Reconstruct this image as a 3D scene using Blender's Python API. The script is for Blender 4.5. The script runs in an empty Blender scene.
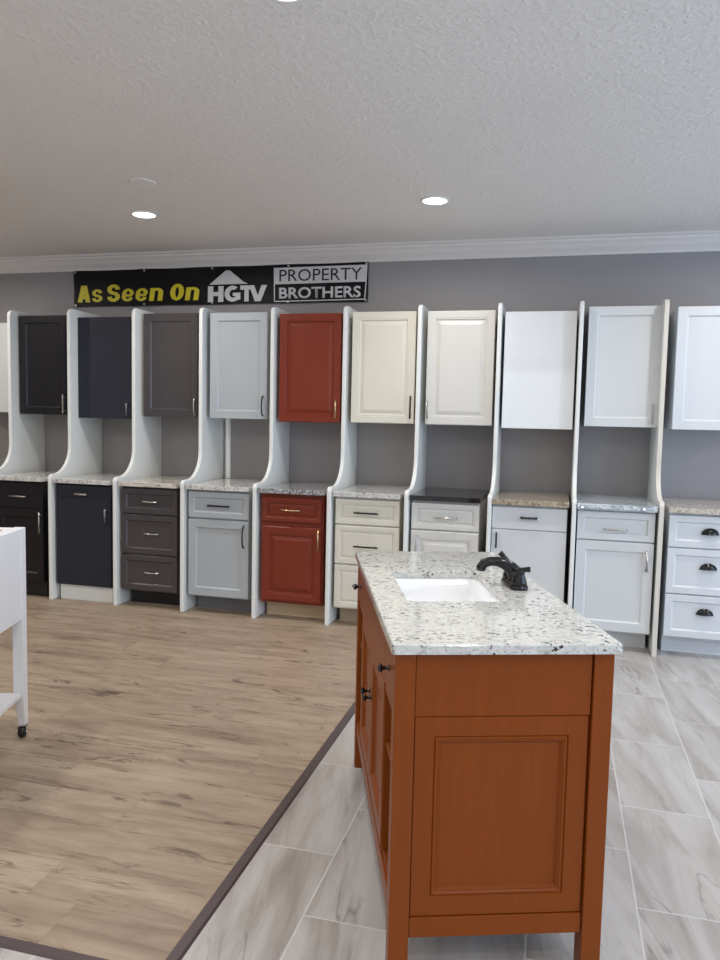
import bpy, bmesh, math, random
from math import sin, cos, pi, radians
from mathutils import Matrix, Vector
random.seed(7)
sc = bpy.context.scene
COL = sc.collection

# ------------------------------------------------------------------ materials
def lin(c):
    c /= 255.0
    return c / 12.92 if c <= .04045 else ((c + .055) / 1.055) ** 2.4
def S(r, g, b): return (lin(r), lin(g), lin(b), 1)

class NT:
    def __init__(s, name):
        s.m = bpy.data.materials.new(name); s.m.use_nodes = True
        s.t = s.m.node_tree; s.n = s.t.nodes; s.b = s.n['Principled BSDF']
    def node(s, typ, **kw):
        n = s.n.new(typ)
        for k, v in kw.items(): setattr(n, k, v)
        return n
    def link(s, a, b): s.t.links.new(a, b)
    def coords(s, scale=(1, 1, 1), kind='Object', rot=(0, 0, 0)):
        tc = s.node('ShaderNodeTexCoord'); mp = s.node('ShaderNodeMapping')
        mp.inputs['Scale'].default_value = scale; mp.inputs['Rotation'].default_value = rot
        s.link(tc.outputs[kind], mp.inputs['Vector']); return mp.outputs['Vector']
    def noise(s, vec, scale, detail=3, rough=.55, dist=0):
        n = s.node('ShaderNodeTexNoise'); n.inputs['Scale'].default_value = scale
        n.inputs['Detail'].default_value = detail; n.inputs['Roughness'].default_value = rough
        n.inputs['Distortion'].default_value = dist
        s.link(vec, n.inputs['Vector']); return n.outputs['Fac']
    def ramp(s, fac, stops, interp='LINEAR'):
        r = s.node('ShaderNodeValToRGB'); e = r.color_ramp.elements; r.color_ramp.interpolation = interp
        while len(e) < len(stops): e.new(.5)
        for i, (p, c) in enumerate(stops):
            e[i].position = p; e[i].color = c if len(c) == 4 else (*c, 1)
        s.link(fac, r.inputs['Fac']); return r.outputs['Color']
    def mask(s, fac, a, b):
        return s.ramp(fac, [(a, (0, 0, 0, 1)), (b, (1, 1, 1, 1))])
    def mix(s, fac, a, b, mode='MIX'):
        m = s.node('ShaderNodeMix', data_type='RGBA', blend_type=mode)
        if isinstance(fac, (int, float)): m.inputs[0].default_value = fac
        else: s.link(fac, m.inputs[0])
        for v, i in ((a, 6), (b, 7)):
            if isinstance(v, tuple): m.inputs[i].default_value = v
            else: s.link(v, m.inputs[i])
        return m.outputs[2]
    def math(s, op, a, b=None, c=None):
        m = s.node('ShaderNodeMath', operation=op)
        for i, v in enumerate((a, b, c)):
            if v is None: continue
            if isinstance(v, (int, float)): m.inputs[i].default_value = v
            else: s.link(v, m.inputs[i])
        return m.outputs[0]
    def bump(s, h, strength=.2, dist=.002):
        b = s.node('ShaderNodeBump'); b.inputs['Strength'].default_value = strength; b.inputs['Distance'].default_value = dist
        s.link(h, b.inputs['Height']); s.link(b.outputs['Normal'], s.b.inputs['Normal'])
    def done(s, col=None, rough=.5, metal=0, coat=0, spec=None):
        if col is not None:
            if isinstance(col, tuple): s.b.inputs['Base Color'].default_value = col
            else: s.link(col, s.b.inputs['Base Color'])
        if isinstance(rough, (int, float)): s.b.inputs['Roughness'].default_value = rough
        else: s.link(rough, s.b.inputs['Roughness'])
        s.b.inputs['Metallic'].default_value = metal; s.b.inputs['Coat Weight'].default_value = coat
        if spec is not None: s.b.inputs['Specular IOR Level'].default_value = spec
        return s.m
def dk(c, f): return (c[0] * f, c[1] * f, c[2] * f, 1)

def paint(name, c, rough=.45, var=.05, bump=.03, coat=0):
    t = NT(name); v = t.coords()
    col = t.mix(t.noise(v, 5, 4), dk(c, 1 - var), dk(c, 1 + var * .5))
    t.bump(t.noise(v, 180, 2), bump, .001)
    return t.done(col, rough, 0, coat)
def wood(name, c, rough=.4, var=.25, axis='z', coat=.1, spec=.4):
    t = NT(name)
    v = t.coords({'z': (22, 22, 1.6), 'x': (1.6, 22, 22), 'y': (22, 1.6, 22)}[axis])
    g = t.noise(v, 2.2, 6, .6, .6); f = t.noise(v, 9, 3)
    col = t.mix(g, dk(c, 1 - var), dk(c, 1 + var))
    col = t.mix(t.math('MULTIPLY', f, .35), col, dk(c, 1 - var * 1.3))
    col = t.mix(t.math('MULTIPLY', t.noise(t.coords(), 4, 2), .5), col, dk(c, 1.12))
    t.bump(f, .04, .001)
    return t.done(col, rough, 0, coat, spec)
def metal(name, c, rough=.3, m=1):
    t = NT(name); v = t.coords()
    col = t.mix(t.noise(v, 60, 2), dk(c, .9), dk(c, 1.05))
    return t.done(col, rough, m)
def granite(name, stops, specks, s1=45, s2=130, stretch=(1, 1, 1), rough=.12, th=(.64, .68), cl=.5):
    t = NT(name); v = t.coords(stretch)
    col = t.ramp(t.noise(v, s1, 6, .7, .4), stops)
    for i, (c, sc_, a, b) in enumerate(specks):
        w = t.coords((1, 1, 1), rot=(.3 * i, .5 * i, .9 * i))
        m = t.mask(t.noise(w, sc_, 3, .6), a, b)
        cm = t.mask(t.noise(w, sc_ * .22, 2), .42, .58)
        col = t.mix(t.math('MULTIPLY', m, cm), col, c)
    return t.done(col, rough, 0, .2)

M = {}
M['wall'] = paint('wall_paint', S(152, 148, 148), .7, .03, .08)
M['white'] = paint('white_paint', S(232, 234, 231), .4, .03)
M['white_edge'] = paint('white_edge_paint', S(240, 242, 240), .35, .02)
M['crown'] = paint('crown_paint', S(226, 220, 216), .45, .02)
M['sidewall'] = paint('room_wall_paint', S(170, 168, 166), .7, .03)
t = NT('textured_ceiling'); v = t.coords()
h1 = t.noise(v, 36, 3, .55, .4); h2 = t.noise(v, 75, 2)
hh = t.math('ADD', t.mask(h1, .45, .62), t.math('MULTIPLY', h2, .35))
t.bump(hh, .34, .006)
M['ceiling'] = t.done(t.mix(t.noise(v, 1.2, 2), S(226, 223, 220), S(233, 230, 227)), .75)

def door_mats():
    M['black'] = wood('black_stained_wood', S(20, 18, 23), .34, .1, 'z', 0, .45)
    M['navy'] = wood('navy_laminate', S(44, 46, 56), .5, .12, 'x', 0, .25)
    M['charcoal'] = wood('charcoal_stained_wood', S(73, 68, 70), .32, .1, 'z', 0, .5)
    M['grey'] = paint('light_grey_paint', S(175, 181, 185), .4, .02)
    M['cherry'] = wood('cherry_stained_wood', S(124, 50, 33), .38, .14, 'z', .05, .3)
    M['cream'] = paint('cream_paint', S(221, 217, 203), .4, .03)
    M['antique'] = paint('antique_white_paint', S(215, 213, 207), .4, .03)
    M['gloss'] = paint('gloss_white_lacquer', S(226, 228, 229), .06, .01, 0, .6)
    M['softwhite'] = paint('soft_white_paint', S(212, 214, 214), .4, .02)
    M['brightwhite'] = paint('bright_white_paint', S(214, 216, 218), .35, .02)
door_mats()
M['black_toe'] = paint('black_toe_kick', S(28, 26, 27), .5)
M['grey_toe'] = paint('grey_toe_kick', S(118, 118, 121), .5)
M['raw'] = wood('raw_plywood', S(196, 172, 138), .6, .12, 'x', 0)
M['rawedge'] = wood('raw_plywood_edge', S(214, 208, 197), .6, .08, 'z', 0)
M['tantoe'] = wood('tan_toe_kick', S(172, 154, 128), .55, .1, 'x', 0)
M['nickel'] = metal('brushed_nickel', S(190, 188, 184), .28)
M['brass'] = metal('satin_champagne', S(205, 180, 140), .3)
M['bronze'] = metal('oil_rubbed_bronze', S(30, 25, 23), .35, .6)
M['blackmetal'] = metal('gloss_black_metal', S(16, 16, 19), .14, .1)
M['graphite'] = metal('graphite_metal', S(130, 130, 134), .35, .8)
M['vanity'] = wood('honey_maple_stain', S(129, 62, 13), .36, .26, 'z', 0, .26)
M['vanity_in'] = wood('honey_maple_interior', S(126, 60, 13), .42, .22, 'y', 0, .26)
t = NT('white_porcelain'); v = t.coords()
M['porcelain'] = t.done(t.mix(t.noise(v, 3, 2), S(240, 242, 245), S(246, 247, 249)), .1, 0, .5)
M['cartwhite'] = paint('cart_white_paint', S(234, 236, 240), .4, .02)
M['tan'] = wood('tan_butcher_block', S(196, 172, 125), .5, .12, 'y', 0)
M['caster'] = metal('black_rubber', S(22, 20, 20), .4, 0)
M['chrome'] = metal('chrome', S(220, 220, 222), .12)
t = NT('black_vinyl'); v = t.coords(); t.b.inputs['Specular IOR Level'].default_value = .25
t.bump(t.noise(v, 5, 3), .25, .02)
M['vinyl'] = t.done(t.mix(t.noise(v, 4, 2), S(9, 8, 10), S(14, 13, 16)), .5, spec=.25)
def flat_ink(name, c):
    t = NT(name); v = t.coords()
    return t.done(t.mix(t.noise(v, 14, 3), dk(c, .88), dk(c, 1.05)), .45)
M['yellow'] = flat_ink('yellow_ink', S(216, 200, 42)); M['whiteink'] = flat_ink('white_ink', S(214, 212, 212))
M['blackink'] = flat_ink('black_ink', S(26, 24, 28))
M['strip'] = wood('dark_transition_strip', S(82, 70, 70), .4, .2, 'y', 0)
M['strip2'] = wood('dark_transition_strip_across', S(82, 70, 70), .4, .2, 'x', 0)

W_ = S(226, 224, 216)
M['g_vanity'] = granite('speckled_white_granite', [(.26, S(158, 159, 156)), (.40, S(190, 191, 187)), (.52, S(208, 208, 203)), (.72, S(221, 221, 216))],
    [(S(150, 148, 138), 42, .58, .66), (S(52, 51, 52), 66, .58, .61), (S(120, 120, 116), 120, .59, .65)], 75, stretch=(.6, 1, 1))
M['g_white'] = granite('white_flecked_granite', [(.35, S(160, 158, 156)), (.5, S(216, 214, 210)), (.7, S(228, 227, 222))], [(S(70, 68, 70), 60, .58, .63), (S(150, 140, 135), 90, .58, .64)], 40)
M['g_warm'] = granite('warm_white_granite', [(.35, S(168, 160, 150)), (.5, S(214, 208, 198)), (.7, S(226, 222, 214))], [(S(120, 108, 100), 50, .60, .66)], 30, stretch=(.5, 1, 1))
M['g_salt'] = granite('salt_and_pepper_granite', [(.38, S(80, 80, 84)), (.48, S(150, 150, 152)), (.6, S(196, 196, 196))], [(S(40, 40, 44), 100, .5, .58)], 90)
M['g_black'] = granite('polished_black_granite', [(.4, S(20, 19, 20)), (.6, S(42, 40, 40)), (.75, S(80, 76, 72))], [(S(110, 106, 100), 140, .62, .68)], 100, rough=.08)
M['g_gold'] = granite('golden_granite', [(.36, S(122, 108, 90)), (.48, S(172, 158, 136)), (.62, S(200, 190, 172))], [(S(70, 54, 44), 90, .56, .62)], 70)
M['g_wave'] = granite('blue_grey_veined_granite', [(.34, S(118, 126, 134)), (.46, S(176, 184, 190)), (.58, S(208, 212, 214)), (.7, S(150, 158, 164))], [(S(90, 96, 104), 30, .62, .7)], 14, stretch=(.6, 1.6, 2))
M['g_beige'] = granite('beige_speckled_granite', [(.36, S(150, 138, 124)), (.5, S(198, 188, 174)), (.66, S(214, 207, 196))], [(S(80, 62, 50), 80, .57, .62), (S(60, 58, 58), 100, .6, .66)], 60)

# floor: staggered grid helper -> local cell coordinates and a random per cell
def cells(t, along, across, L, Wd, a0, c0, shift, rnd=False):
    tc = t.node('ShaderNodeTexCoord'); sp = t.node('ShaderNodeSeparateXYZ'); t.link(tc.outputs['Object'], sp.inputs[0])
    A = sp.outputs[along]; Cc = sp.outputs[across]
    cr = t.math('DIVIDE', t.math('SUBTRACT', Cc, c0), Wd)
    row = t.math('FLOOR', cr); fc = t.math('SUBTRACT', cr, row)
    if rnd:
        wn = t.node('ShaderNodeTexWhiteNoise', noise_dimensions='1D'); t.link(row, wn.inputs['W']); off = wn.outputs['Value']
    else:
        off = t.math('MULTIPLY', t.math('FLOORED_MODULO', row, 2), shift)
    ar = t.math('ADD', t.math('DIVIDE', t.math('SUBTRACT', A, a0), L), off)
    ci = t.math('FLOOR', ar); fa = t.math('SUBTRACT', ar, ci)
    cb = t.node('ShaderNodeCombineXYZ'); t.link(row, cb.inputs[0]); t.link(ci, cb.inputs[1])
    wn2 = t.node('ShaderNodeTexWhiteNoise', noise_dimensions='3D'); t.link(cb.outputs[0], wn2.inputs['Vector'])
    ec = t.math('MULTIPLY', t.math('MINIMUM', fc, t.math('SUBTRACT', 1, fc)), Wd)
    ea = t.math('MULTIPLY', t.math('MINIMUM', fa, t.math('SUBTRACT', 1, fa)), L)
    return tc, wn2, t.math('MINIMUM', ec, ea)
def shifted(t, tc, wn2, amount, scale, rot=(0, 0, 0)):
    vm = t.node('ShaderNodeVectorMath', operation='SCALE'); t.link(wn2.outputs['Color'], vm.inputs[0]); vm.inputs['Scale'].default_value = amount
    ad = t.node('ShaderNodeVectorMath', operation='ADD'); t.link(tc.outputs['Object'], ad.inputs[0]); t.link(vm.outputs[0], ad.inputs[1])
    r0 = t.node('ShaderNodeMapping'); r0.inputs['Rotation'].default_value = rot; t.link(ad.outputs[0], r0.inputs[0])
    mp = t.node('ShaderNodeMapping'); mp.inputs['Scale'].default_value = scale; t.link(r0.outputs[0], mp.inputs[0])
    return mp.outputs[0]
# oak planks running along x
t = NT('rustic_oak_planks')
tc, wn, edge = cells(t, 0, 1, 1.9, .19, -1.13, 1.983, 0, True)
v = shifted(t, tc, wn, 9, (.75, 4.6, 1))
g = t.noise(v, 2.2, 8, .66, .9)
col = t.ramp(g, [(.24, S(118, 98, 82)), (.40, S(154, 135, 116)), (.52, S(170, 151, 131)), (.66, S(182, 164, 142)), (.8, S(190, 173, 152))])
tone = t.math('MULTIPLY', wn.outputs['Value'], .3)
col = t.mix(tone, col, S(152, 132, 112))
fine = t.noise(shifted(t, tc, wn, 5, (2.5, 55, 1)), 2.0, 4, .6)
col = t.mix(t.math('MULTIPLY', fine, .22), col, S(128, 110, 94))
# darker drifts, knots and long checks
dr = t.mask(t.noise(shifted(t, tc, wn, 4, (.8, 5, 1)), 1.8, 4, .6, 1.5), .52, .72)
col = t.mix(t.math('MULTIPLY', dr, .5), col, S(118, 98, 82))
kn = t.mask(t.noise(shifted(t, tc, wn, 7, (3.0, 8, 1)), 1.7, 2, .5, .8), .66, .73)
col = t.mix(t.math('MULTIPLY', kn, .6), col, S(74, 60, 50))
def checks(seed, sx_, sy_, w, a, b, k):
    n = t.noise(shifted(t, tc, wn, seed, (sx_, sy_, 1)), 1.5, 5, .6, 1.2)
    m = t.ramp(t.math('ABSOLUTE', t.math('SUBTRACT', n, .5)), [(0, (1, 1, 1, 1)), (w, (0, 0, 0, 1))])
    g_ = t.mask(t.noise(shifted(t, tc, wn, seed + 1.3, (1.1, 3, 1)), 1.7, 2), a, b)
    return t.math('MULTIPLY', t.math('MULTIPLY', m, g_), k)
col = t.mix(checks(3, .42, 4.2, .014, .46, .58, .85), col, S(86, 70, 58))
col = t.mix(checks(6.1, .7, 6.5, .012, .50, .60, .75), col, S(96, 78, 64))
seam = t.ramp(edge, [(0, (1, 1, 1, 1)), (.0016, (0, 0, 0, 1))])
col = t.mix(t.math('MULTIPLY', seam, .3), col, S(110, 92, 76))
t.bump(t.math('SUBTRACT', fine, seam), .06, .002)
M['oak'] = t.done(col, t.math('ADD', .36, t.math('MULTIPLY', g, .2)), 0, 0, .4)
# porcelain tiles 305 x 610 running along y, half bond
t = NT('veined_porcelain_tile')
tc, wn, edge = cells(t, 1, 0, .61, .305, .405, -.944, .5)
v = shifted(t, tc, wn, 11, (6.5, .95, 1), (0, 0, radians(-9)))
g = t.noise(v, 1.3, 7, .64, .7)
col = t.ramp(g, [(.26, S(134, 126, 119)), (.40, S(162, 157, 152)), (.52, S(182, 179, 176)), (.72, S(198, 197, 196))])
col = t.mix(t.math('MULTIPLY', wn.outputs['Value'], .35), col, S(172, 165, 157))
st = t.mask(t.noise(shifted(t, tc, wn, 4, (4, .6, 1), (0, 0, radians(-12))), 1.6, 4, .6, .6), .52, .72)
col = t.mix(t.math('MULTIPLY', st, .45), col, S(140, 130, 120))
vn = t.math('ABSOLUTE', t.math('SUBTRACT', t.noise(shifted(t, tc, wn, 6, (4.0, .6, 1), (0, 0, radians(-14))), 1.5, 4, .5, .3), .5))
vm = t.math('MULTIPLY', t.ramp(vn, [(0, (1, 1, 1, 1)), (.012, (0, 0, 0, 1))]), t.mask(t.noise(shifted(t, tc, wn, 3, (3, 1, 1)), 1.8, 2), .48, .6))
col = t.mix(t.math('MULTIPLY', vm, .65), col, S(108, 100, 94))
gr = t.ramp(edge, [(0, (1, 1, 1, 1)), (.0015, (1, 1, 1, 1)), (.0022, (0, 0, 0, 1))])
col = t.mix(gr, col, S(206, 205, 203))
t.bump(t.math('SUBTRACT', t.math('MULTIPLY', g, .2), gr), .12, .002)
M['tile'] = t.done(col, t.math('ADD', .3, t.math('MULTIPLY', gr, .4)), 0, 0, .45)

def emission(name, c, s):
    t = NT(name); t.b.inputs['Base Color'].default_value = c
    t.b.inputs['Emission Color'].default_value = c; t.b.inputs['Emission Strength'].default_value = s
    return t.m
M['lens'] = emission('lamp_lens', (1, .97, .93, 1), 12)

# ------------------------------------------------------------------ mesh helpers
def nb(): return bmesh.new()
def box(bm, x0, x1, y0, y1, z0, z1):
    vs = [bm.verts.new((x, y, z)) for z in (z0, z1) for y in (y0, y1) for x in (x0, x1)]
    for f in ((0, 2, 3, 1), (4, 5, 7, 6), (0, 1, 5, 4), (2, 6, 7, 3), (0, 4, 6, 2), (1, 3, 7, 5)):
        bm.faces.new([vs[i] for i in f])
    return bm
def obj(name, bm, mat, parent=None, bevel=0, smooth=False, seg=2):
    bmesh.ops.recalc_face_normals(bm, faces=bm.faces)
    me = bpy.data.meshes.new(name); bm.to_mesh(me); bm.free()
    for m in (mat if isinstance(mat, (list, tuple)) else [mat]): me.materials.append(m)
    o = bpy.data.objects.new(name, me); COL.objects.link(o)
    if parent: o.parent = parent
    if smooth: me.shade_smooth()
    if bevel:
        b = o.modifiers.new('bevel', 'BEVEL'); b.width = bevel; b.segments = seg; b.limit_method = 'ANGLE'; b.angle_limit = radians(40)
    return o
def tag(o, label, cat, group=None):
    o['label'] = label; o['category'] = cat
    if group: o['group'] = group
    return o
def thing(name, label, cat, loc=(0, 0, 0), rz=0, group=None):
    o = bpy.data.objects.new(name, None); COL.objects.link(o); o.empty_display_size = .1
    o.location = loc; o.rotation_euler = (0, 0, rz); return tag(o, label, cat, group)
def struct(name, bm, mat, **k):
    o = obj(name, bm, mat, **k); o['kind'] = 'structure'; return o
def prism(bm, pts, axis, a0, a1):
    """extrude a 2-D outline along an axis; pts are the two other coords in order"""
    def P(p, a): return {'x': (a, p[0], p[1]), 'y': (p[0], a, p[1]), 'z': (p[0], p[1], a)}[axis]
    A = [bm.verts.new(P(p, a0)) for p in pts]; B = [bm.verts.new(P(p, a1)) for p in pts]
    bm.faces.new(A); bm.faces.new(B[::-1]); n = len(pts)
    for i in range(n): bm.faces.new((A[i], B[i], B[(i + 1) % n], A[(i + 1) % n]))
    return bm
def tube(bm, pts, rad, n=12, cap=True):
    pts = [Vector(p) for p in pts]; rad = rad if isinstance(rad, (list, tuple)) else [rad] * len(pts)
    rings = []; up = None
    for i, p in enumerate(pts):
        d = (pts[min(i + 1, len(pts) - 1)] - pts[max(i - 1, 0)]).normalized()
        if up is None:
            up = Vector((0, 0, 1)) if abs(d.z) < .9 else Vector((1, 0, 0))
        s = d.cross(up).normalized(); up = s.cross(d).normalized()
        rings.append([bm.verts.new(p + (s * cos(2 * pi * k / n) + up * sin(2 * pi * k / n)) * rad[i]) for k in range(n)])
    for a, b in zip(rings, rings[1:]):
        for k in range(n): bm.faces.new((a[k], a[(k + 1) % n], b[(k + 1) % n], b[k]))
    if cap: bm.faces.new(rings[0][::-1]); bm.faces.new(rings[-1])
    return bm
def lathe(bm, prof, c=(0, 0, 0), n=32, axis='z'):
    rings = []
    for r, h in prof:
        ring = []
        for k in range(n):
            a = 2 * pi * k / n; u, w = r * cos(a), r * sin(a)
            p = {'z': (u, w, h), 'x': (h, u, w), 'y': (u, h, w)}[axis]
            ring.append(bm.verts.new((c[0] + p[0], c[1] + p[1], c[2] + p[2])))
        rings.append(ring)
    for a, b in zip(rings, rings[1:]):
        for k in range(n): bm.faces.new((a[k], a[(k + 1) % n], b[(k + 1) % n], b[k]))
    bm.faces.new(rings[0][::-1]); bm.faces.new(rings[-1])
    return bm
def loft(bm, loops, closed=False, caps=True):
    R = [[bm.verts.new(p) for p in l] for l in loops]; n = len(R[0])
    pr = list(zip(R, R[1:])) + ([(R[-1], R[0])] if closed else [])
    for a, b in pr:
        for k in range(n): bm.faces.new((a[k], a[(k + 1) % n], b[(k + 1) % n], b[k]))
    if caps and not closed: bm.faces.new(R[0][::-1]); bm.faces.new(R[-1])
    return bm
def rrect(x0, x1, y0, y1, r, n=5):
    out = []
    for cx, cy, a in ((x1 - r, y1 - r, 0), (x0 + r, y1 - r, 90), (x0 + r, y0 + r, 180), (x1 - r, y0 + r, 270)):
        for k in range(n + 1):
            t_ = radians(a + 90 * k / n); out.append((cx + r * cos(t_), cy + r * sin(t_)))
    return out

# door / drawer front facing -y: nested rectangles of (inset, depth behind the face)
STY = {
    'slab': [(0, .02), (0, .0015), (.0015, 0)],
    'shaker': [(0, .02), (0, .0015), (.0015, 0), (.055, 0), (.0565, .001), (.065, .010)],
    'shaker_drawer': [(0, .02), (0, .0015), (.0015, 0), (.038, 0), (.0395, .001), (.047, .010)],
    'raised': [(0, .02), (0, .004), (.004, .0005), (.006, 0), (.046, 0), (.049, .003), (.052, .0015), (.056, .0015), (.061, .010), (.068, .010), (.092, .002), (.094, .002)],
    'raised_drawer': [(0, .02), (0, .004), (.004, .0005), (.006, 0), (.028, 0), (.031, .003), (.034, .0015), (.037, .0015), (.041, .009), (.045, .009), (.057, .003), (.059, .003)],
    'recessed': [(0, .02), (0, .003), (.003, 0), (.050, 0), (.0525, .004), (.055, .001), (.059, .0005), (.0625, .004), (.065, .003), (.071, .011), (.073, .011)],
}
def front(bm, x0, x1, z0, z1, y, style):
    L = []
    for i, d in STY[style]:
        i = min(i, (x1 - x0) * .46, (z1 - z0) * .46)
        L.append([(x0 + i, y + d, z0 + i), (x1 - i, y + d, z0 + i), (x1 - i, y + d, z1 - i), (x0 + i, y + d, z1 - i)])
    return loft(bm, L)
def pull(kind, x, z, L, y, vert):
    bm = nb()
    def P(a, out): return (x, y - out, z + a) if vert else (x + a, y - out, z)
    if kind == 'bar':
        h = L / 2
        tube(bm, [P(-h, .03), P(h, .03)], .0055, 10)
        for s in (-1, 1): tube(bm, [P(s * h * .72, 0), P(s * h * .72, .03)], .0045, 8)
    elif kind == 'flatbar':
        h = L / 2; w = .006
        if vert: box(bm, x - w, x + w, y - .03, y - .022, z - h, z + h)
        else: box(bm, x - h, x + h, y - .03, y - .022, z - w, z + w)
        for s in (-1, 1):
            c = P(s * (h - .008), 0); box(bm, c[0] - .006, c[0] + .006, y - .024, y, c[2] - .006, c[2] + .006)
    elif kind == 'arch':
        h = L / 2
        tube(bm, [P(h * cos(pi * k / 12) * (1.0), .002 + .028 * sin(pi * k / 12) ** .7) for k in range(13)], [.0065 if k in (0, 12) else .0055 for k in range(13)], 8)
    elif kind == 'cup':
        n = 14; m = 6; loops = []
        for j in range(m + 1):
            e = pi / 2 * j / m; k_ = cos(e); o_ = .026 * sin(e)
            loops.append([(x + L / 2 * k_ * cos(pi * i / n), y - .002 - o_, z - .016 + .034 * k_ * sin(pi * i / n)) for i in range(n + 1)])
        R = [[bm.verts.new(p) for p in l] for l in loops]
        for a, b in zip(R, R[1:]):
            for i in range(n): bm.faces.new((a[i], a[i + 1], b[i + 1], b[i]))
        bm.faces.new([v for v in R[0]])
        # flange behind the cup
        pts = [(x + (L / 2 + .006) * cos(pi * i / n), z - .018 + .041 * sin(pi * i / n)) for i in range(n + 1)]
        prism(bm, pts, 'y', y - .003, y)
        bmesh.ops.remove_doubles(bm, verts=bm.verts, dist=1e-5)
    return bm

# ------------------------------------------------------------------ room
D = 4.831; DU = D + .30; W = D + .62; CE = 2.64
bm = nb(); X0, X1, Y0 = -7.0, 3.6, -4.5
sx, sy = -.90, 1.60
vv = {}
for x in (X0, sx, X1):
    for y in (Y0, sy, W): vv[x, y] = bm.verts.new((x, y, 0))
def fq(xa, xb, ya, yb, mi):
    f = bm.faces.new((vv[xa, ya], vv[xb, ya], vv[xb, yb], vv[xa, yb])); f.material_index = mi
fq(X0, sx, Y0, sy, 1); fq(sx, X1, Y0, sy, 1); fq(sx, X1, sy, W, 1); fq(X0, sx, sy, W, 0)
floor = struct('floor', bm, [M['oak'], M['tile']])
floor['label'] = 'floor of rustic oak planks at left and veined porcelain tile at right'
struct('ceiling', box(nb(), X0, X1, Y0, W + .1, CE, CE + .08), M['ceiling'])
struct('wall_back', box(nb(), X0 - .1, X1 + .1, W, W + .1, 0, CE), M['wall'])
struct('wall_left', box(nb(), X0 - .1, X0, Y0, W, 0, CE), M['sidewall'])
def wall_open(name, axis, a0, a1, b0, b1, openings):
    bm = nb(); cur = a0
    def bx(p, q, z0, z1):
        if axis == 'x': box(bm, p, q, b0, b1, z0, z1)
        else: box(bm, b0, b1, p, q, z0, z1)
    for (p, q, z0, z1) in openings:
        bx(cur, p, 0, CE); bx(p, q, 0, z0); bx(p, q, z1, CE); cur = q
    bx(cur, a1, 0, CE); return struct(name, bm, M['sidewall'])
wall_open('wall_right', 'y', Y0, W, X1, X1 + .1, [(-.4, 4.4, .25, 2.35)])
wall_open('wall_front', 'x', X0, X1, Y0 - .1, Y0, [(-3.0, 3.0, .1, 2.35)])
cp = [(W, 2.528), (W - .012, 2.528), (W - .016, 2.54), (W - .026, 2.552), (W - .048, 2.572), (W - .068, 2.598), (W - .08, 2.606), (W - .084, 2.622), (W - .1, 2.626), (W - .1, CE), (W, CE)]
o = struct('trim_1', prism(nb(), cp, 'x', X0, X1), M['crown']); o['label'] = 'white crown moulding along the top of the grey wall'
def strip_prof(c, w, h=.007): return [(c - w / 2, 0), (c - w / 2 + .006, h), (c + w / 2 - .006, h), (c + w / 2, 0)]
prism_bm = prism(nb(), strip_prof(-.902, .04), 'y', 1.58, 4.79)
o = struct('trim_2', prism_bm, M['strip']); o['label'] = 'dark transition strip between oak planks and tile'
o = struct('trim_3', prism(nb(), strip_prof(1.602, .038), 'x', X0 + .01, -.923), M['strip2']); o['label'] = 'dark transition strip along the near end of the oak planks'

# ------------------------------------------------------------------ cabinets along the wall
UX = {0: (-4.70, -4.215), 1: (-4.114, -3.70), 2: (-3.59, -3.135), 3: (-3.03, -2.586), 4: (-2.486, -2.041), 5: (-1.947, -1.489), 6: (-1.412, -.966), 7: (-.886, -.436), 8: (-.371, .084), 9: (.157, .610), 10: (.689, 1.13)}
UZ = {0: .016, 1: .007, 2: -.012, 3: .009, 4: .007, 5: -.006, 6: -.001, 7: -.002, 8: -.014, 9: .011, 10: .003}
BX = {1: (-4.10, -3.690), 2: (-3.575, -3.12), 3: (-3.034, -2.589), 4: (-2.499, -2.045), 5: (-1.96, -1.505), 6: (-1.422, -.985), 7: (-.906, -.468), 8: (-.386, .072), 9: (.134, .584), 10: (.663, 1.11)}
MATS = {0: 'softwhite', 1: 'black', 2: 'navy', 3: 'charcoal', 4: 'grey', 5: 'cherry', 6: 'cream', 7: 'antique', 8: 'gloss', 9: 'softwhite', 10: 'brightwhite'}
STYLE = {0: 'slab', 1: 'shaker', 2: 'slab', 3: 'shaker', 4: 'shaker', 5: 'raised', 6: 'raised', 7: 'raised', 8: 'slab', 9: 'shaker', 10: 'shaker'}
ULAB = {
    0: 'plain white wall cabinet cut off by the left edge of the photo',
    1: 'black shaker wall cabinet with a vertical nickel pull',
    2: 'flat navy slab wall cabinet with a small grey pull',
    3: 'charcoal brown shaker wall cabinet between the navy and light grey ones',
    4: 'light grey shaker wall cabinet with a black pull',
    5: 'cherry red raised-panel wall cabinet with a slim bar pull',
    6: 'cream raised-panel wall cabinet with a dark bronze pull at right',
    7: 'antique white raised-panel wall cabinet with its slim pull at left',
    8: 'glossy white slab wall cabinet without any pull',
    9: 'soft white shaker wall cabinet with an arched nickel pull',
    10: 'bright white shaker wall cabinet cut off by the right edge of the photo'}
UH = {1: ('bar', -3.707, 1.458, .15, 'nickel'), 2: ('flatbar', -3.160, 1.425, .098, 'graphite'), 3: ('arch', -2.601, 1.457, .125, 'nickel'), 4: ('arch', -2.068, 1.470, .14, 'blackmetal'),
      5: ('bar', -1.517, 1.458, .13, 'brass'), 6: ('bar', -0.986, 1.478, .155, 'bronze'), 7: ('bar', -0.869, 1.467, .125, 'nickel'), 9: ('arch', 0.570, 1.464, .115, 'nickel')}
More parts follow.
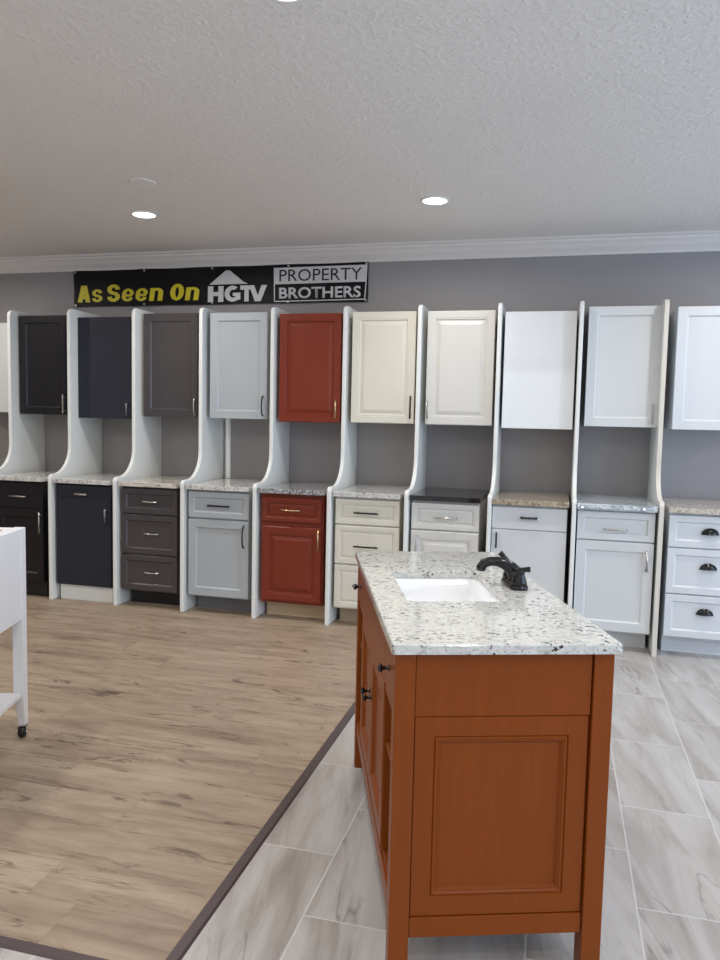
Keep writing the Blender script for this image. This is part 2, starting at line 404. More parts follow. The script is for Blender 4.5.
for i, (xl, xr) in UX.items():
    m = M[MATS[i]]; xc = (xl + xr) / 2; dz = UZ[i]; z0 = 1.367 + dz; ht = .70 if i == 0 else .762
    t = thing('wall_cabinet', ULAB[i], 'cabinet', (xc, W, z0), 0, 'wall cabinets on the display wall')
    h = (xr - xl) / 2; yf = DU - W
    obj('body', box(nb(), -h + .002, h - .002, yf + .021, 0, .002, ht - .002), m, t, .001)
    d = obj('door', front(nb(), -h, h, 0, ht, yf, STYLE[i]), m, t)
    if i in UH:
        k, hx, hz, L, mm = UH[i]
        obj('handle', pull(k, hx - xc, hz - z0, L, yf, True), M[mm], d, 0, True)
BLAB = {
    1: 'black base cabinet with nickel pulls behind the white cart',
    2: 'flat navy base cabinet with a white toe kick',
    3: 'charcoal brown base cabinet with three drawers and arched nickel pulls',
    4: 'light grey shaker base cabinet with black pulls',
    5: 'cherry red raised-panel base cabinet with a raw wood toe kick',
    6: 'cream base cabinet with three drawers and dark bronze pulls',
    7: 'antique white base cabinet under the black granite, mostly behind the vanity',
    8: 'plain white slab base cabinet with black pulls behind the faucet',
    9: 'soft white shaker base cabinet with one drawer, one door and nickel pulls',
    10: 'bright white base cabinet with three drawers and black cup pulls'}
TOE = {1: ('black_toe', .05), 2: ('white', .035), 3: ('black_toe', .13), 4: ('grey_toe', .13), 5: ('raw', .13), 6: ('tantoe', .13), 7: ('antique', .13), 8: ('white', .13), 9: ('softwhite', .13), 10: ('brightwhite', .12)}
# (part, z0, z1, [handles: kind, x, z, length, vertical, material])
BF = {
    1: [('drawer', .672, .862, [('bar', -3.891, 0.761, .14, 0, 'nickel')]), ('door', .125, .664, [('bar', -3.703, 0.571, .16, 1, 'nickel')])],
    2: [('door', .125, .862, [('flatbar', -3.355, 0.799, .10, 0, 'nickel'), ('flatbar', -3.152, 0.649, .1, 1, 'graphite')])],
    3: [('drawer', .681, .862, [('arch', -2.799, 0.771, .115, 0, 'nickel')]), ('drawer', .389, .671, [('arch', -2.787, 0.541, .115, 0, 'nickel')]), ('drawer', .125, .379, [('arch', -2.784, 0.259, .115, 0, 'nickel')])],
    4: [('drawer', .679, .862, [('flatbar', -2.265, 0.768, .16, 0, 'blackmetal')]), ('door', .125, .667, [('arch', -2.079, 0.561, .15, 1, 'blackmetal')])],
    5: [('drawer', .682, .848, [('arch', -1.737, 0.765, .138, 0, 'brass')]), ('door', .135, .648, [('bar', -1.532, 0.571, .14, 1, 'brass')])],
    6: [('drawer', .692, .862, [('bar', -1.204, 0.774, .165, 0, 'bronze')]), ('drawer', .424, .683, [('bar', -1.203, 0.549, .165, 0, 'bronze')]), ('drawer', .125, .415, [('bar', -1.203, 0.286, .165, 0, 'bronze')])],
    7: [('drawer', .688, .862, [('arch', -0.682, 0.770, .14, 0, 'nickel')]), ('door', .125, .679, [('arch', -0.867, 0.571, .14, 1, 'nickel')])],
    8: [('drawer', .722, .862, [('flatbar', -0.158, 0.799, .103, 0, 'blackmetal')]), ('door', .125, .717, [('bar', -0.354, 0.650, .10, 1, 'blackmetal')])],
    9: [('drawer', .688, .862, [('arch', 0.359, 0.755, .13, 0, 'nickel')]), ('door', .125, .679, [('flatbar', 0.545, 0.572, .125, 1, 'nickel')])],
    10: [('drawer', .671, .862, [('cup', 0.892, 0.770, .085, 0, 'blackmetal')]), ('drawer', .39, .662, [('cup', 0.892, 0.560, .085, 0, 'blackmetal')]), ('drawer', .125, .381, [('cup', 0.887, 0.286, .085, 0, 'blackmetal')])]}
CT = {1: ('g_white', 'pale granite countertop slab on the black base cabinet'), 2: ('g_white', 'white flecked granite countertop slab on the navy base cabinet'),
      3: ('g_warm', 'warm white granite countertop slab on the charcoal drawer base'), 4: ('g_white', 'white granite countertop slab with dark flecks on the light grey base'),
      5: ('g_salt', 'salt and pepper grey granite countertop slab on the cherry base'), 6: ('g_vanity', 'white speckled granite countertop slab on the cream drawer base'),
      7: ('g_black', 'polished black granite countertop slab on the antique white base'), 8: ('g_gold', 'golden tan granite countertop slab on the plain white slab base'),
      9: ('g_wave', 'blue grey veined countertop slab with rough edge on the soft white base'), 10: ('g_beige', 'beige speckled granite countertop slab on the drawer base with cup pulls')}
for i, (xl, xr) in BX.items():
    m = M[MATS[i]] if i != 8 else M['softwhite']; xc = (xl + xr) / 2; h = (xr - xl) / 2; yf = D - W
    t = thing('base_cabinet', BLAB[i], 'cabinet', (xc, W, 0), 0, 'base cabinets along the display wall')
    tm, td = TOE[i]
    obj('body', box(nb(), -h + .002, h - .002, yf + .021, 0, .115, .875), m, t, .001)
    o = obj('toe_kick', box(nb(), -h + .008, h - .008, yf + td, 0, 0, .114), M[tm], t)
    if tm in ('raw', 'tantoe'): o['label'] = 'raw wood toe kick'
    ins = .014 if i == 5 else 0
    for part, z0, z1, hs in BF[i]:
        st = STYLE[i]
        if i == 1: st = 'shaker' if part == 'door' else 'slab'
        elif part == 'drawer' and st in ('shaker', 'raised'): st += '_drawer'
        f = obj(part, front(nb(), -h + ins, h - ins, z0, z1, yf, st), m, t)
        for k, hx, hz, L, vert, mm in hs:
            obj('handle', pull(k, hx - xc, hz, L, yf, vert), M[mm], f, 0, True)
    gm, gl = CT[i]; t_, b_ = .909, .876
    bm = nb(); yF = yf - .03
    if i == 9:
        N = 40; rng = random.Random(3); lo = []; 
        xs = [-h - .006 + (2 * h + .012) * k / N for k in range(N + 1)]
        rows = [(b_ - .004, 0), (b_ + .008, -.004), (b_ + .018, 0), (b_ + .027, .002), (t_, .008)]
        R = []
        for zz, dy in rows:
            R.append([bm.verts.new((x, yF - .006 + dy + rng.uniform(-.004, .004), zz + (0 if zz in (t_,) else rng.uniform(-.002, .002)))) for x in xs])
        for a, b in zip(R, R[1:]):
            for k in range(N): bm.faces.new((a[k], a[k + 1], b[k + 1], b[k]))
        tb = [bm.verts.new((x, -.002, t_)) for x in xs]; bb = [bm.verts.new((x, -.002, b_)) for x in xs]
        for k in range(N):
            bm.faces.new((R[-1][k], R[-1][k + 1], tb[k + 1], tb[k])); bm.faces.new((tb[k], tb[k + 1], bb[k + 1], bb[k])); bm.faces.new((bb[k], bb[k + 1], R[0][k + 1], R[0][k]))
        for k in (0, N): bm.faces.new([r[k] for r in R] + [tb[k], bb[k]])
    else:
        box(bm, -h - .008, h + .008, yF, -.001, b_, t_)
    o = obj('countertop_slab', bm, M[gm], None, .004 if i != 9 else 0); o.location = (xc, W, 0)
    tag(o, gl, 'countertop', 'granite countertop samples along the wall')

# divider panels (S-curved front edge)
PX = {1: -4.16, 2: -3.62, 3: -3.082, 4: -2.548, 5: -2.004, 6: -1.474, 7: -.950, 8: -.416, 9: .098, 10: .600}
PLAB = {1: 'white curved divider panel left of the black cabinets', 2: 'white curved divider panel between the black and navy cabinets',
        3: 'white curved divider panel between the navy and charcoal cabinets', 4: 'white curved divider panel between the charcoal and light grey cabinets',
        5: 'white curved divider panel between the light grey and cherry cabinets', 6: 'white curved divider panel between the cherry and cream cabinets',
        7: 'white curved divider panel between the cream and antique white cabinets', 8: 'white divider panel left of the glossy white wall cabinet',
        9: 'white divider panel between the glossy white and soft white cabinets', 10: 'divider panel with a raw wood front edge at right'}
def panel_outline(yl=D - .035, yu=D + .268, zt=2.172):
    P = [(W, 0), (yl, 0)]
    for k in range(7):                                   # rounded nose at counter height
        a = pi + (-pi / 2) * k / 6; P.append((yl + .032 + .032 * cos(a), .905 + .032 * sin(a)))
    cy, cz, r = yu - .20, .937 + .20, .20
    for k in range(1, 15):                               # sweep up to the wall-cabinet depth
        a = -pi / 2 + pi / 2 * k / 14; P.append((cy + r * cos(a), cz + r * sin(a)))
    for k in range(9):
        a = pi - pi / 2 * k / 8; P.append((yu + .045 + .045 * cos(a), zt - .045 + .045 * sin(a)))
    P.append((W, zt)); return P
YU = {1: 5.05, 2: 5.036, 3: 5.053, 4: 5.073, 5: 5.096, 6: 5.108, 7: 5.10, 8: 5.08, 9: 5.06, 10: 5.05}
for i, x in PX.items():
    raw = i == 10; yu = YU[i]
    t_ = .028 if i < 8 else .026
    pts = [(y - W, z) for y, z in panel_outline(yu=yu)]
    if not raw:
        o = obj('divider_panel', prism(nb(), pts, 'x', 0, t_), M['white'], None, .006, False, 3); o.location = (x, W, 0)
        tag(o, PLAB[i], 'divider panel', 'white divider panels between the cabinets')
    else:
        r = thing('divider_panel', PLAB[i], 'divider panel', (x, W, 0), 0, 'white divider panels between the cabinets')
        inner = [(y - W, z) for y, z in panel_outline(D - .031, yu + .004, 2.168)]
        obj('board', prism(nb(), inner, 'x', 0, t_), M['white'], r)
        bm = nb(); a = pts[1:-1]; b = inner[1:-1]
        V = [[bm.verts.new((xx, p[0], p[1])) for p in l] for l in (a, b) for xx in (0, t_)]
        for p, q in ((0, 1), (1, 3), (3, 2), (2, 0)):
            for k in range(len(a) - 1): bm.faces.new((V[p][k], V[p][k + 1], V[q][k + 1], V[q][k]))
        for k in (0, -1): bm.faces.new((V[0][k], V[1][k], V[3][k], V[2][k]))
        e = obj('edge_band', bm, M['rawedge'], r); e['label'] = 'raw wood front edge'
o = obj('batten', box(nb(), -2.498, -2.459, W - .012, W, .911, 1.372), M['white'], None, .001)
tag(o, 'narrow white batten on the wall under the light grey wall cabinet', 'batten')

# ------------------------------------------------------------------ banner
bx0, bx1, bz0, bz1 = -3.835, -1.385, 2.243, 2.53
ban = thing('banner', 'long black vinyl banner with yellow and white lettering above the cabinets', 'banner', ((bx0 + bx1) / 2, W, bz0))
oc = Vector(((bx0 + bx1) / 2, W, bz0))
bm = nb(); NX, NZ = 60, 10
def wav(x, z): return min(max((-2.16 - x) / .35, 0), 1) * (.004 * sin(x * 5.3 + z * 9) * sin(z * 11 + 1) + .002 * sin(x * 17 + 2))
def bpos(u, w, yy):
    x = bx0 + (bx1 - bx0) * u; z = bz0 + (bz1 - bz0) * w
    z += -.004 * sin(u * pi * 4) ** 2 * (1 if w > .5 else -.6)
    return (x - oc.x, yy + wav(x, z), z - oc.z)
def bback(u, w, yy):
    p = bpos(u, w, yy); return (p[0], yy, p[2])
for yy, fn in ((-.014, bpos), (.0008, bback)):
    G = [[bm.verts.new(fn(i / NX, j / NZ, yy)) for i in range(NX + 1)] for j in range(NZ + 1)]
    for j in range(NZ):
        for i in range(NX): bm.faces.new((G[j][i], G[j][i + 1], G[j + 1][i + 1], G[j + 1][i]))
obj('sheet', bm, M['vinyl'], ban, 0, True)
def ink(name, bm, m, lab=None):
    for v in bm.verts: v.co.y += wav(v.co.x + oc.x, v.co.z + oc.z)
    o = obj(name, bm, m, ban)
    if lab: o['label'] = lab
def text_bm(txt, x0, x1, z0, z1, y, off=0, shear=0, th=.0016):
    cu = bpy.data.curves.new('t', 'FONT'); cu.body = txt; cu.offset = off; cu.shear = shear; cu.resolution_u = 3
    o = bpy.data.objects.new('t', cu); COL.objects.link(o)
    dg = bpy.context.evaluated_depsgraph_get(); dg.update()
    me = bpy.data.meshes.new_from_object(o.evaluated_get(dg)); bm = nb(); bm.from_mesh(me)
    bpy.data.objects.remove(o); bpy.data.curves.remove(cu); bpy.data.meshes.remove(me)
    xs = [v.co.x for v in bm.verts]; ys = [v.co.y for v in bm.verts]
    ax, bx_, ay, by = min(xs), max(xs), min(ys), max(ys)
    for v in bm.verts:
        u = (v.co.x - ax) / (bx_ - ax); w = (v.co.y - ay) / (by - ay)
        v.co = (x0 + (x1 - x0) * u - oc.x, y, z0 + (z1 - z0) * w - oc.z)
    r = bmesh.ops.extrude_face_region(bm, geom=list(bm.faces))
    for v in r['geom']:
        if isinstance(v, bmesh.types.BMVert): v.co.y -= th
    return bm
IY = -.0155
def arc(cx, cz, rx, rz, a0_, a1_, n=10):
    return [(cx + rx * cos(radians(a0_ + (a1_ - a0_) * k / n)), cz + rz * sin(radians(a0_ + (a1_ - a0_) * k / n))) for k in range(n + 1)]
def letter(bm, ch, x0, x1, z0, z1, sh=0):
    w, h = x1 - x0, z1 - z0
    def strokes():
        if ch == 'A': return [([(.19, 0), (.47, 1)], .36, 0), ([(.81, 0), (.55, 1)], .36, 0), ([(.25, .28), (.75, .28)], 0, .17)]
        if ch == 'O': return [(arc(.5, .5, .31, .41, 90, 450, 28), .36, .17)]
        if ch == 'n': return [([(.19, 0), (.19, 1)], .36, 0), ([(.2, .66)] + arc(.5, .66, .31, .25, 180, 0, 12) + [(.81, 0)], .36, .2)]
        if ch == 'e': return [([(.2, .47), (.80, .47)] + arc(.5, .62, .31, .28, 0, 180, 10) + [(.19, .38)] + arc(.5, .38, .31, .28, 180, 345, 10), .35, .18)]
        if ch in 'Ss': return [(arc(.5, .70, .31, .21, 0, 180, 10) + [(.20, .64), (.30, .54), (.70, .45), (.80, .36)] + arc(.5, .30, .31, .21, 0, -180, 10), .35, .18)]
    lay = 0
    for path, wx, wz in strokes():
        V = []
        for k, p in enumerate(path):
            a, b = path[max(k - 1, 0)], path[min(k + 1, len(path) - 1)]
            if path[0] == path[-1] or (abs(path[0][0] - path[-1][0]) < 1e-6 and abs(path[0][1] - path[-1][1]) < 1e-6):
                a, b = path[(k - 1) % (len(path) - 1)], path[(k + 1) % (len(path) - 1)]
            d = Vector(((b[0] - a[0]) * w, (b[1] - a[1]) * h)).normalized(); n = (-d.y, d.x)
            for sg in (1, -1):
                u = p[0] + sg * n[0] * wx / 2; v_ = p[1] + sg * n[1] * wz / 2
                V.append([bm.verts.new((x0 + w * u + sh * h * (v_ - .5) - oc.x, IY - yy - .0002 * lay, z0 + h * v_ - oc.z)) for yy in (0, .0014)])
        for k in range(len(path) - 1):
            a, b, c, d = V[2 * k], V[2 * k + 1], V[2 * k + 3], V[2 * k + 2]
            bm.faces.new((a[1], b[1], c[1], d[1])); bm.faces.new((a[0], d[0], c[0], b[0]))
            bm.faces.new((a[0], a[1], d[1], d[0])); bm.faces.new((b[0], c[0], c[1], b[1]))
        lay += 1
for word in ((('A', -3.803, -3.684, 2.411), ('s', -3.672, -3.573, 2.380)), (('S', -3.532, -3.414, 2.415), ('e', -3.400, -3.292, 2.380), ('e', -3.276, -3.166, 2.380), ('n', -3.150, -3.034, 2.378)), (('O', -2.974, -2.854, 2.408), ('n', -2.842, -2.727, 2.378))):
    bm = nb()
    for k, (ch, a, b, zt_) in enumerate(word): letter(bm, ch, a, b, 2.279, zt_, {'A': 0, 's': 0, 'S': .05, 'O': .08}.get(ch, .14))
    ink('lettering', bm, M['yellow'], 'heavy yellow lettering')
# blocky four letter mark under a roof shape
def poly(bm, pts, y0=IY, th=.0016):
    return prism(bm, [(px - oc.x, pz - oc.z) for px, pz in pts], 'y', y0 - th, y0)
z0, z1 = 2.262, 2.382; H = z1 - z0
bm = nb()
def rel(x0, w, pts): return [(x0 + w * u, z0 + H * v) for u, v in pts]
poly(bm, rel(-2.655, .13, [(0, 0), (.34, 0), (.34, .38), (.66, .38), (.66, 0), (1, 0), (1, 1), (.66, 1), (.66, .64), (.34, .64), (.34, 1), (0, 1)]))
g = []
for k in range(15):
    a = radians(52 + 256 * k / 14); g.append((.5 + .5 * cos(a), .5 + .5 * sin(a)))
g += [(.98, .14), (.98, .56), (.52, .56), (.52, .36), (.66, .36), (.66, .27)]
for k in range(11):
    a = radians(296 - 228 * k / 10); g.append((.53 + .22 * cos(a), .5 + .25 * sin(a)))
poly(bm, rel(-2.517, .135, g))
poly(bm, rel(-2.385, .10, [(.33, 0), (.68, 0), (.68, .74), (1.0, .74), (1.0, 1), (0, 1), (0, .74), (.33, .74)]))
poly(bm, rel(-2.318, .15, [(.02, 1), (.34, 0), (.66, 0), (1, 1), (.70, 1), (.5, .36), (.30, 1)]))
ink('lettering', bm, M['whiteink'], 'white block lettering')
ink('roof_mark', poly(nb(), [(-2.645, 2.394), (-2.322, 2.394), (-2.36, 2.41), (-2.472, 2.497), (-2.505, 2.497), (-2.62, 2.412)]), M['whiteink'], 'white roof shape')
ink('name_plate', poly(nb(), [(-2.114, 2.384), (-1.396, 2.388), (-1.392, 2.509), (-2.116, 2.505)]), M['whiteink'], 'white panel')
ink('lettering', text_bm('PROPERTY', -2.07, -1.432, 2.403, 2.491, IY - .0017, 0), M['blackink'], 'thin black lettering')
bm = nb()
for q in ([(-2.112, 2.258), (-2.104, 2.258), (-2.106, 2.384), (-2.114, 2.384)], [(-1.412, 2.263), (-1.404, 2.263), (-1.396, 2.388), (-1.404, 2.388)], [(-2.108, 2.254), (-1.406, 2.259), (-1.406, 2.266), (-2.108, 2.261)]):
    poly(bm, q)
ink('border_line', bm, M['whiteink'])
ink('lettering', text_bm('BROTHERS', -2.072, -1.438, 2.276, 2.36, IY, .024), M['whiteink'], 'bold white lettering')
for gx in (-3.82, -3.2, -2.62, -2.0, -1.40):
    for gz in (2.256, 2.518):
        obj('grommet', lathe(nb(), [(.004, -.0005), (.009, -.0005), (.009, .0025), (.004, .0025)], (gx - oc.x, IY - .001 + wav(gx, gz), gz - oc.z), 14, 'y'), M['nickel'], ban)

# ------------------------------------------------------------------ ceiling lights
LAB = {(-2.564, 4.353): 'round recessed ceiling light above the light grey cabinets, left of the other', (-.734, 4.375): 'round recessed ceiling light above the antique white cabinets, near the ceiling centre',
       (-.82, 2.165): 'round recessed ceiling light at the top edge of the photo'}
for (x, y), lb in LAB.items():
    t = thing('ceiling_light', lb, 'ceiling light', (x, y, CE), 0, 'recessed ceiling lights')
    n = 40
    pr = [(.068, -.0005), (.084, -.0005), (.084, -.003), (.078, -.007), (.068, -.008)]
    bm = nb(); loft(bm, [[(r * cos(2 * pi * k / n), r * sin(2 * pi * k / n), z) for k in range(n)] for r, z in pr], True)
    obj('trim_ring', bm, M['white'], t, 0, True)
    obj('lens', lathe(nb(), [(.001, -.001), (.0675, -.001), (.0675, -.005), (.001, -.006)], (0, 0, 0), 40), M['lens'], t)
o = obj('cover_plate', lathe(nb(), [(.001, 0), (.072, 0), (.072, -.004), (.066, -.008), (.001, -.009)], (0, 0, 0), 40), M['ceiling'], None); o.location = (-2.227, 3.762, CE)
tag(o, 'faint round cover plate on the ceiling beside the left light', 'cover plate')
WARM = (1.0, .95, .90)
def disk(x, y, e, z=CE - .009):
    l = bpy.data.lights.new('downlight', 'AREA'); l.shape = 'DISK'; l.size = .13; l.energy = e; l.color = WARM; l.spread = radians(165)
    o = bpy.data.objects.new('downlight', l); COL.objects.link(o); o.location = (x, y, z); return o
EN = 12
for x, y in LAB: disk(x, y, EN)
for x in (-6.2, -4.4, 1.10, 2.9): disk(x, 4.36, EN)
for x in (-6.2, -4.4, -2.6, 1.0, 2.8): disk(x, 2.2, EN)
for x in (-4.4, -2.6, -.8, 1.0, 2.8):
    for y in (.05, -2.1): disk(x, y, EN)

# ------------------------------------------------------------------ vanity
QX, QY, TH, VL, VW, ZT, TT = -.3583, 1.715, .3322, 1.2628, .5637, .8674, .0245
ov, oe = .0113, .0241
van = thing('bathroom_vanity', 'honey brown wooden vanity cabinet with open cubbies standing on the tile', 'vanity', (QX, QY, 0), TH)
zb = ZT - TT - .0005; v1, v2 = M['vanity'], M['vanity_in']
lw = .050
a0, a1, b0, b1 = ov, VW - ov, oe, VL - oe
for (a, b) in ((a0, b0), (a1 - lw, b0), (a0, b1 - lw), (a1 - lw, b1 - lw)):
    obj('leg', box(nb(), a, a + lw, b, b + lw, 0, zb), v1, van, .002)
LP = a0 + lw + .001; RP = a1 - lw - .003
def end_front(name, x0, x1, z0, z1, y, style, sgn, mat):
    bm = front(nb(), x0, x1, z0, z1, 0, style)
    for v in bm.verts: v.co.y = y + sgn * v.co.y
    return obj(name, bm, mat, van)
for (yy, s) in ((b0, 1), (b1, -1)):
    y0_, y1_ = sorted((yy + s * .006, yy + s * .028))
    obj('top_rail', box(nb(), LP, RP, y0_, y1_, .680, zb - .001), v1, van, .002)
    obj('bottom_rail', box(nb(), LP, RP, y0_, y1_, .114, .166), v1, van, .002)
    end_front('end_panel', LP, RP, .167, .679, yy + s * .009, 'recessed', s, v1)
# carcass boards
bi0, bi1 = b0 + lw, b1 - lw
obj('back_panel', box(nb(), a1 - .022, a1 - .006, bi0 + .001, bi1 - .001, .114, zb - .001), v1, van)
obj('bottom_board', box(nb(), a0 + .012, a1 - .023, b0 + .030, b1 - .030, .190, .206), v2, van)
dv = (.262, .984)
for b in dv: obj('divider', box(nb(), a0 + .006, a1 - .023, b, b + .018, .207, zb - .001), v1, van)
obj('shelf', box(nb(), a0 + .012, a1 - .023, b0 + .030, dv[0] - .001, .503, .519), v2, van, .001)
obj('shelf', box(nb(), a0 + .012, a1 - .023, dv[1] + .019, b1 - .030, .503, .519), v2, van, .001)
obj('front_rail', box(nb(), a0 + .004, a0 + .026, bi0 + .001, bi1 - .001, .135, .189), v1, van, .002)
obj('front_rail', box(nb(), a0 + .004, a0 + .0055, bi0 + .001, dv[0] - .001, zb - .02, zb - .001), v1, van)
def ffront(part, ba, bb, z0, z1, style):
    bm = front(nb(), ba, bb, z0, z1, 0, style)
    for v in bm.verts: v.co = (a0 + .002 + v.co.y, v.co.x, v.co.z)      # faces -a
    return obj(part, bm, v1, van)
def knob(parent, b, z):
    obj('knob', lathe(nb(), [(.008, 0), (.008, -.002), (.0045, -.004), (.0045, -.015), (.010, -.019), (.0118, -.023), (.010, -.027), (.004, -.029)], (a0 + .002, b, z), 16, 'x'), M['blackmetal'], parent, 0, True)
for (ba, bb) in ((bi0 + .003, dv[0] - .001), (dv[1] + .019, bi1 - .003)):
    d = ffront('drawer', ba, bb, .690, .826, 'slab'); knob(d, (ba + bb) / 2 - .008 * (1 if ba < .5 else -1), .757)
    obj('drawer_rail', box(nb(), a0 + .006, a0 + .026, ba - .002, bb, .662, .686), v1, van)
ffront('drawer', dv[0] + .003, dv[1] + .015, .690, .826, 'slab')['label'] = 'wide false drawer front without a knob'
mid = (dv[0] + dv[1] + .018) / 2
d = ffront('door', dv[0] + .003, mid - .0015, .213, .684, 'recessed'); knob(d, mid - .03, .512)
d = ffront('door', mid + .0015, dv[1] + .015, .213, .684, 'recessed'); knob(d, mid + .03, .512)
def in_vanity(o):
    o.location = (QX, QY, 0); o.rotation_euler = (0, 0, TH); return o
# top with a sink cut-out
sa0, sa1, sb0, sb1 = .098, .400, .425, .866
def L3(p, z): return [(x, y, z) for x, y in p]
N_ = 6
zt0 = ZT - TT
loops = [L3(rrect(0, VW, 0, VL, .012, N_), zt0), L3(rrect(0, VW, 0, VL, .012, N_), ZT - .004), L3(rrect(.0015, VW - .0015, .0015, VL - .0015, .012, N_), ZT - .0012), L3(rrect(.004, VW - .004, .004, VL - .004, .011, N_), ZT),
         L3(rrect(sa0 - .002, sa1 + .002, sb0 - .002, sb1 + .002, .03, N_), ZT), L3(rrect(sa0, sa1, sb0, sb1, .028, N_), ZT - .002), L3(rrect(sa0, sa1, sb0, sb1, .028, N_), zt0)]
tag(in_vanity(obj('vanity_top', loft(nb(), loops, True), M['g_vanity'])), 'thick speckled white granite top with sink cutout resting on the vanity', 'countertop')
# undermount basin
e = .006; zs = zt0 - .0006
def R(i, r, z): return L3(rrect(sa0 + i, sa1 - i, sb0 + i, sb1 - i, r, N_), z)
loops = [R(-.012, .03, zs), R(-.004, .03, zs), R(.0, .03, zs - .004), R(.006, .035, zs - .05), R(.014, .045, zs - .105), R(.035, .06, zs - .13), R(.09, .05, zs - .138), R(.135, .012, zs - .14)]
out = [R(.13, .012, zs - .149), R(.03, .06, zs - .140), R(.002, .045, zs - .108), R(-.006, .03, zs - .05), R(-.012, .03, zs - .012)]
sk = thing('sink', 'white rectangular undermount basin set into the granite vanity top', 'sink', (QX, QY, 0), TH)
bm = nb(); Rg = [[bm.verts.new(p) for p in l] for l in loops + out]
for a, b in list(zip(Rg, Rg[1:])) + [(Rg[-1], Rg[0])]:
    for k in range(len(a)):
        if a is Rg[len(loops) - 1]: continue
        bm.faces.new((a[k], a[(k + 1) % len(a)], b[(k + 1) % len(a)], b[k]))
bm.faces.new(Rg[len(loops) - 1]); bm.faces.new(Rg[len(loops)])
obj('basin', bm, M['porcelain'], sk, 0, True)
obj('drain', lathe(nb(), [(.001, 0), (.022, 0), (.022, .002), (.018, .004), (.001, .003)], ((sa0 + sa1) / 2, (sb0 + sb1) / 2, zs - .1395), 24), M['chrome'], sk)
# faucet
fa, fb = .474, .640
fc = thing('faucet', 'black centerset faucet with two lever handles behind the vanity sink', 'faucet', (QX, QY, ZT + .0003), TH)
bm = nb()
loft(bm, [L3(rrect(fa - .029 + i, fa + .029 - i, fb - .078 + i, fb + .078 - i, .026, 8), z) for i, z in ((0, 0), (0, .008), (.003, .013), (.010, .018), (.018, .022))])
obj('base_plate', bm, M['blackmetal'], fc, 0, True)
bm = nb()
cu = [(fa + .008, fb, .016), (fa + .002, fb, .040), (fa - .014, fb, .058), (fa - .036, fb, .071), (fa - .060, fb, .079), (fa - .084, fb, .079), (fa - .104, fb, .071), (fa - .112, fb, .058), (fa - .113, fb, .049)]
tube(bm, cu, [.030, .027, .0215, .018, .016, .0155, .0155, .016, .0145], 16)
obj('spout', bm, M['blackmetal'], fc, 0, True)
def handle(bc, tip):
    bm = nb()
    lathe(bm, [(.026, .014), (.0245, .024), (.020, .038), (.0165, .048), (.0185, .054), (.0185, .061), (.010, .068)], (fa, bc, 0), 20)
    tube(bm, [(fa, bc, .058), ((fa + tip[0]) / 2, (bc + tip[1]) / 2, (.058 + tip[2]) / 2 + .002), tip], [.0085, .0075, .0095], 10)
    obj('lever_handle', bm, M['blackmetal'], fc, 0, True)
handle(fb - .050, (fa + .030, fb - .066, .066))
handle(fb + .050, (fa - .034, fb + .066, .096))
obj('lift_rod', tube(nb(), [(fa + .026, fb, .015), (fa + .026, fb, .060)], .003, 8), M['blackmetal'], fc)

# ------------------------------------------------------------------ white rolling cart (its far corner shows at the left edge)
ct = thing('rolling_cart', 'white wooden rolling cart with a low shelf at the left edge of the photo', 'cart', (-2.165, 2.722, 0), radians(16.7))
CW, CL, lg, ch = .56, 1.05, .044, .908
wm = M['cartwhite']
for (x, y) in ((-lg, -lg), (-CW, -lg), (-lg, -CL), (-CW, -CL)):
    bm = nb(); tx = .010 if x < -lg else 0; rx = .010 if x == -lg else 0
    loft(bm, [[(x + i * (x == -lg), y + j0, z), (x + lg - i * (x != -lg), y + j0, z), (x + lg - i * (x != -lg), y + lg - j1, z), (x + i * (x == -lg), y + lg - j1, z)] for i, j0, j1, z in ((.014, .014 * (y == -lg), .014 * (y != -lg), .058), (0, 0, 0, .18), (0, 0, 0, ch))])
    L = obj('leg', bm, wm, ct, .002)
    cx, cy = x + (.027 if x == -lg else .017), y + (.027 if y == -lg else .017)
    bm = nb(); lathe(bm, [(.006, -.016), (.018, -.0145), (.0235, -.008), (.0245, 0), (.0235, .008), (.018, .0145), (.006, .016)], (cx, cy - .004, .0248), 20, 'x')
    w_ = obj('caster', bm, M['caster'], L, 0, True); w_['label'] = 'black caster wheel'
    bm = nb(); tube(bm, [(cx, cy, .046), (cx, cy, .0575)], .008, 10)
    for s in (-1, 1):
        lathe(bm, [(.001, 0), (.007, .001), (.007, .004), (.001, .006)] if s > 0 else [(.001, -.006), (.007, -.004), (.007, -.001), (.001, 0)], (cx + s * .0165, cy - .004, .026), 12, 'x')
        box(bm, cx + s * .0175 - .0012, cx + s * .0175 + .0012, cy - .010, cy + .004, .026, .052)
    box(bm, cx - .0187, cx + .0187, cy - .010, cy + .008, .0505, .0535)
    obj('caster_fork', bm, M['chrome'], L)
for x in (-.004 - .018, -CW + .004): obj('apron', box(nb(), x, x + .018, -CL + lg, -lg, .520, ch - .002), wm, ct, .0015)
for y in (-.004 - .018, -CL + .004): obj('apron', box(nb(), -CW + lg, -lg, y, y + .018, .520, ch - .002), wm, ct, .0015)
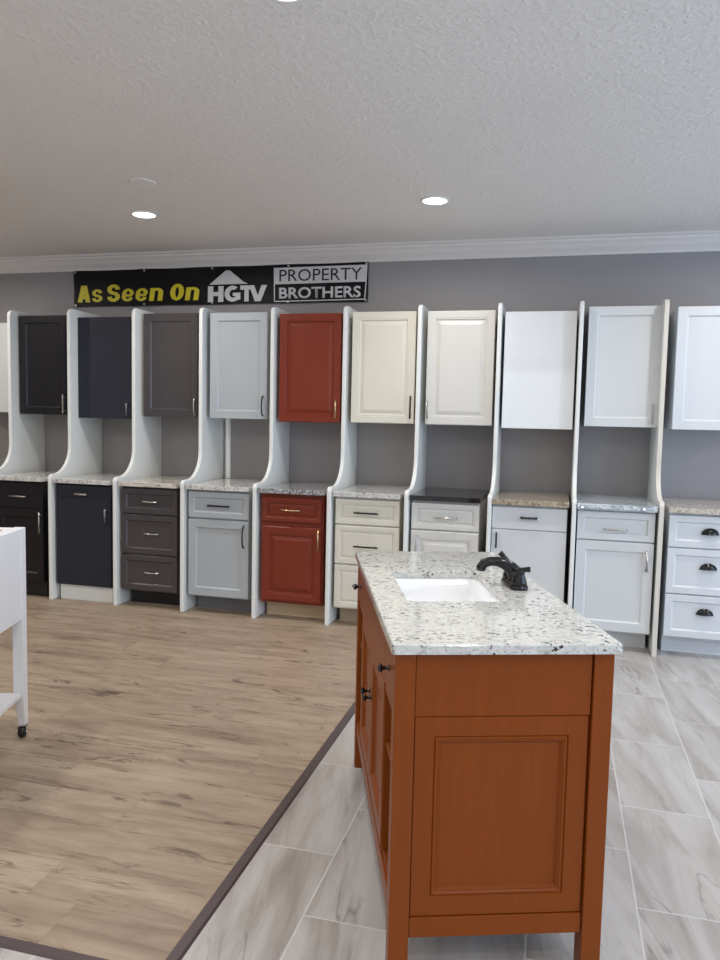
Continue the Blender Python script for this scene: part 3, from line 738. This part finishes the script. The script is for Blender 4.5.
obj('shelf', box(nb(), -CW + .010, -.012, -CL + lg + .001, -lg - .001, .182, .204), wm, ct, .002)
bm = nb(); fr = lambda i, r, z: L3(rrect(-CW + .020 + i, -.020 - i, -CL + .020 + i, -.020 - i, r, N_), z)
loft(bm, [fr(.003, .004, ch - .03), fr(.003, .004, ch - .001), fr(.03, .07, ch - .001), fr(.032, .07, ch - .03)], True)
obj('top_frame', bm, wm, ct)
obj('top_board', loft(nb(), [fr(.0325, .07, ch - .03), fr(.0325, .07, ch - .003)]), M['tan'], ct)['label'] = 'tan wooden inset board'

# ------------------------------------------------------------------ daylight
def area(name, loc, rot, sx_, sy_, e, c):
    l = bpy.data.lights.new(name, 'AREA'); l.shape = 'RECTANGLE'; l.size = sx_; l.size_y = sy_; l.energy = e; l.color = c
    o = bpy.data.objects.new(name, l); COL.objects.link(o); o.location = loc; o.rotation_euler = rot
area('daylight_side', (X1 + .08, 2.0, 1.3), (0, radians(90), 0), 2.1, 4.8, 108, (.50, .71, 1.0))
area('daylight_front', (0, Y0 - .08, 1.25), (radians(90), 0, 0), 6.0, 2.2, 48, (.86, .93, 1.0))
w = bpy.data.worlds.new('World'); sc.world = w; w.use_nodes = True
w.node_tree.nodes['Background'].inputs['Color'].default_value = (.72, .84, 1, 1); w.node_tree.nodes['Background'].inputs['Strength'].default_value = .6

# ------------------------------------------------------------------ camera
cam = bpy.data.cameras.new('camera'); co = bpy.data.objects.new('camera', cam); COL.objects.link(co); sc.camera = co
R0 = Vector((.96713743, .25333596, .02158887)); D0 = Vector((.04141616, -.07319423, -.99645738)); F0 = Vector((-.25085831, .96460536, -.08128108))
m3 = Matrix((R0, -D0, -F0)).transposed()
co.matrix_world = Matrix.Translation((0, 0, 1.39777)) @ m3.to_4x4()
cam.sensor_fit = 'VERTICAL'; cam.sensor_height = 36; cam.lens = 36 * 758.492 / 960; cam.clip_start = .05
vs = sc.view_settings; vs.view_transform = 'Standard'; vs.look = 'None'; vs.gamma = 1; vs.use_curve_mapping = False; vs.exposure = -.06
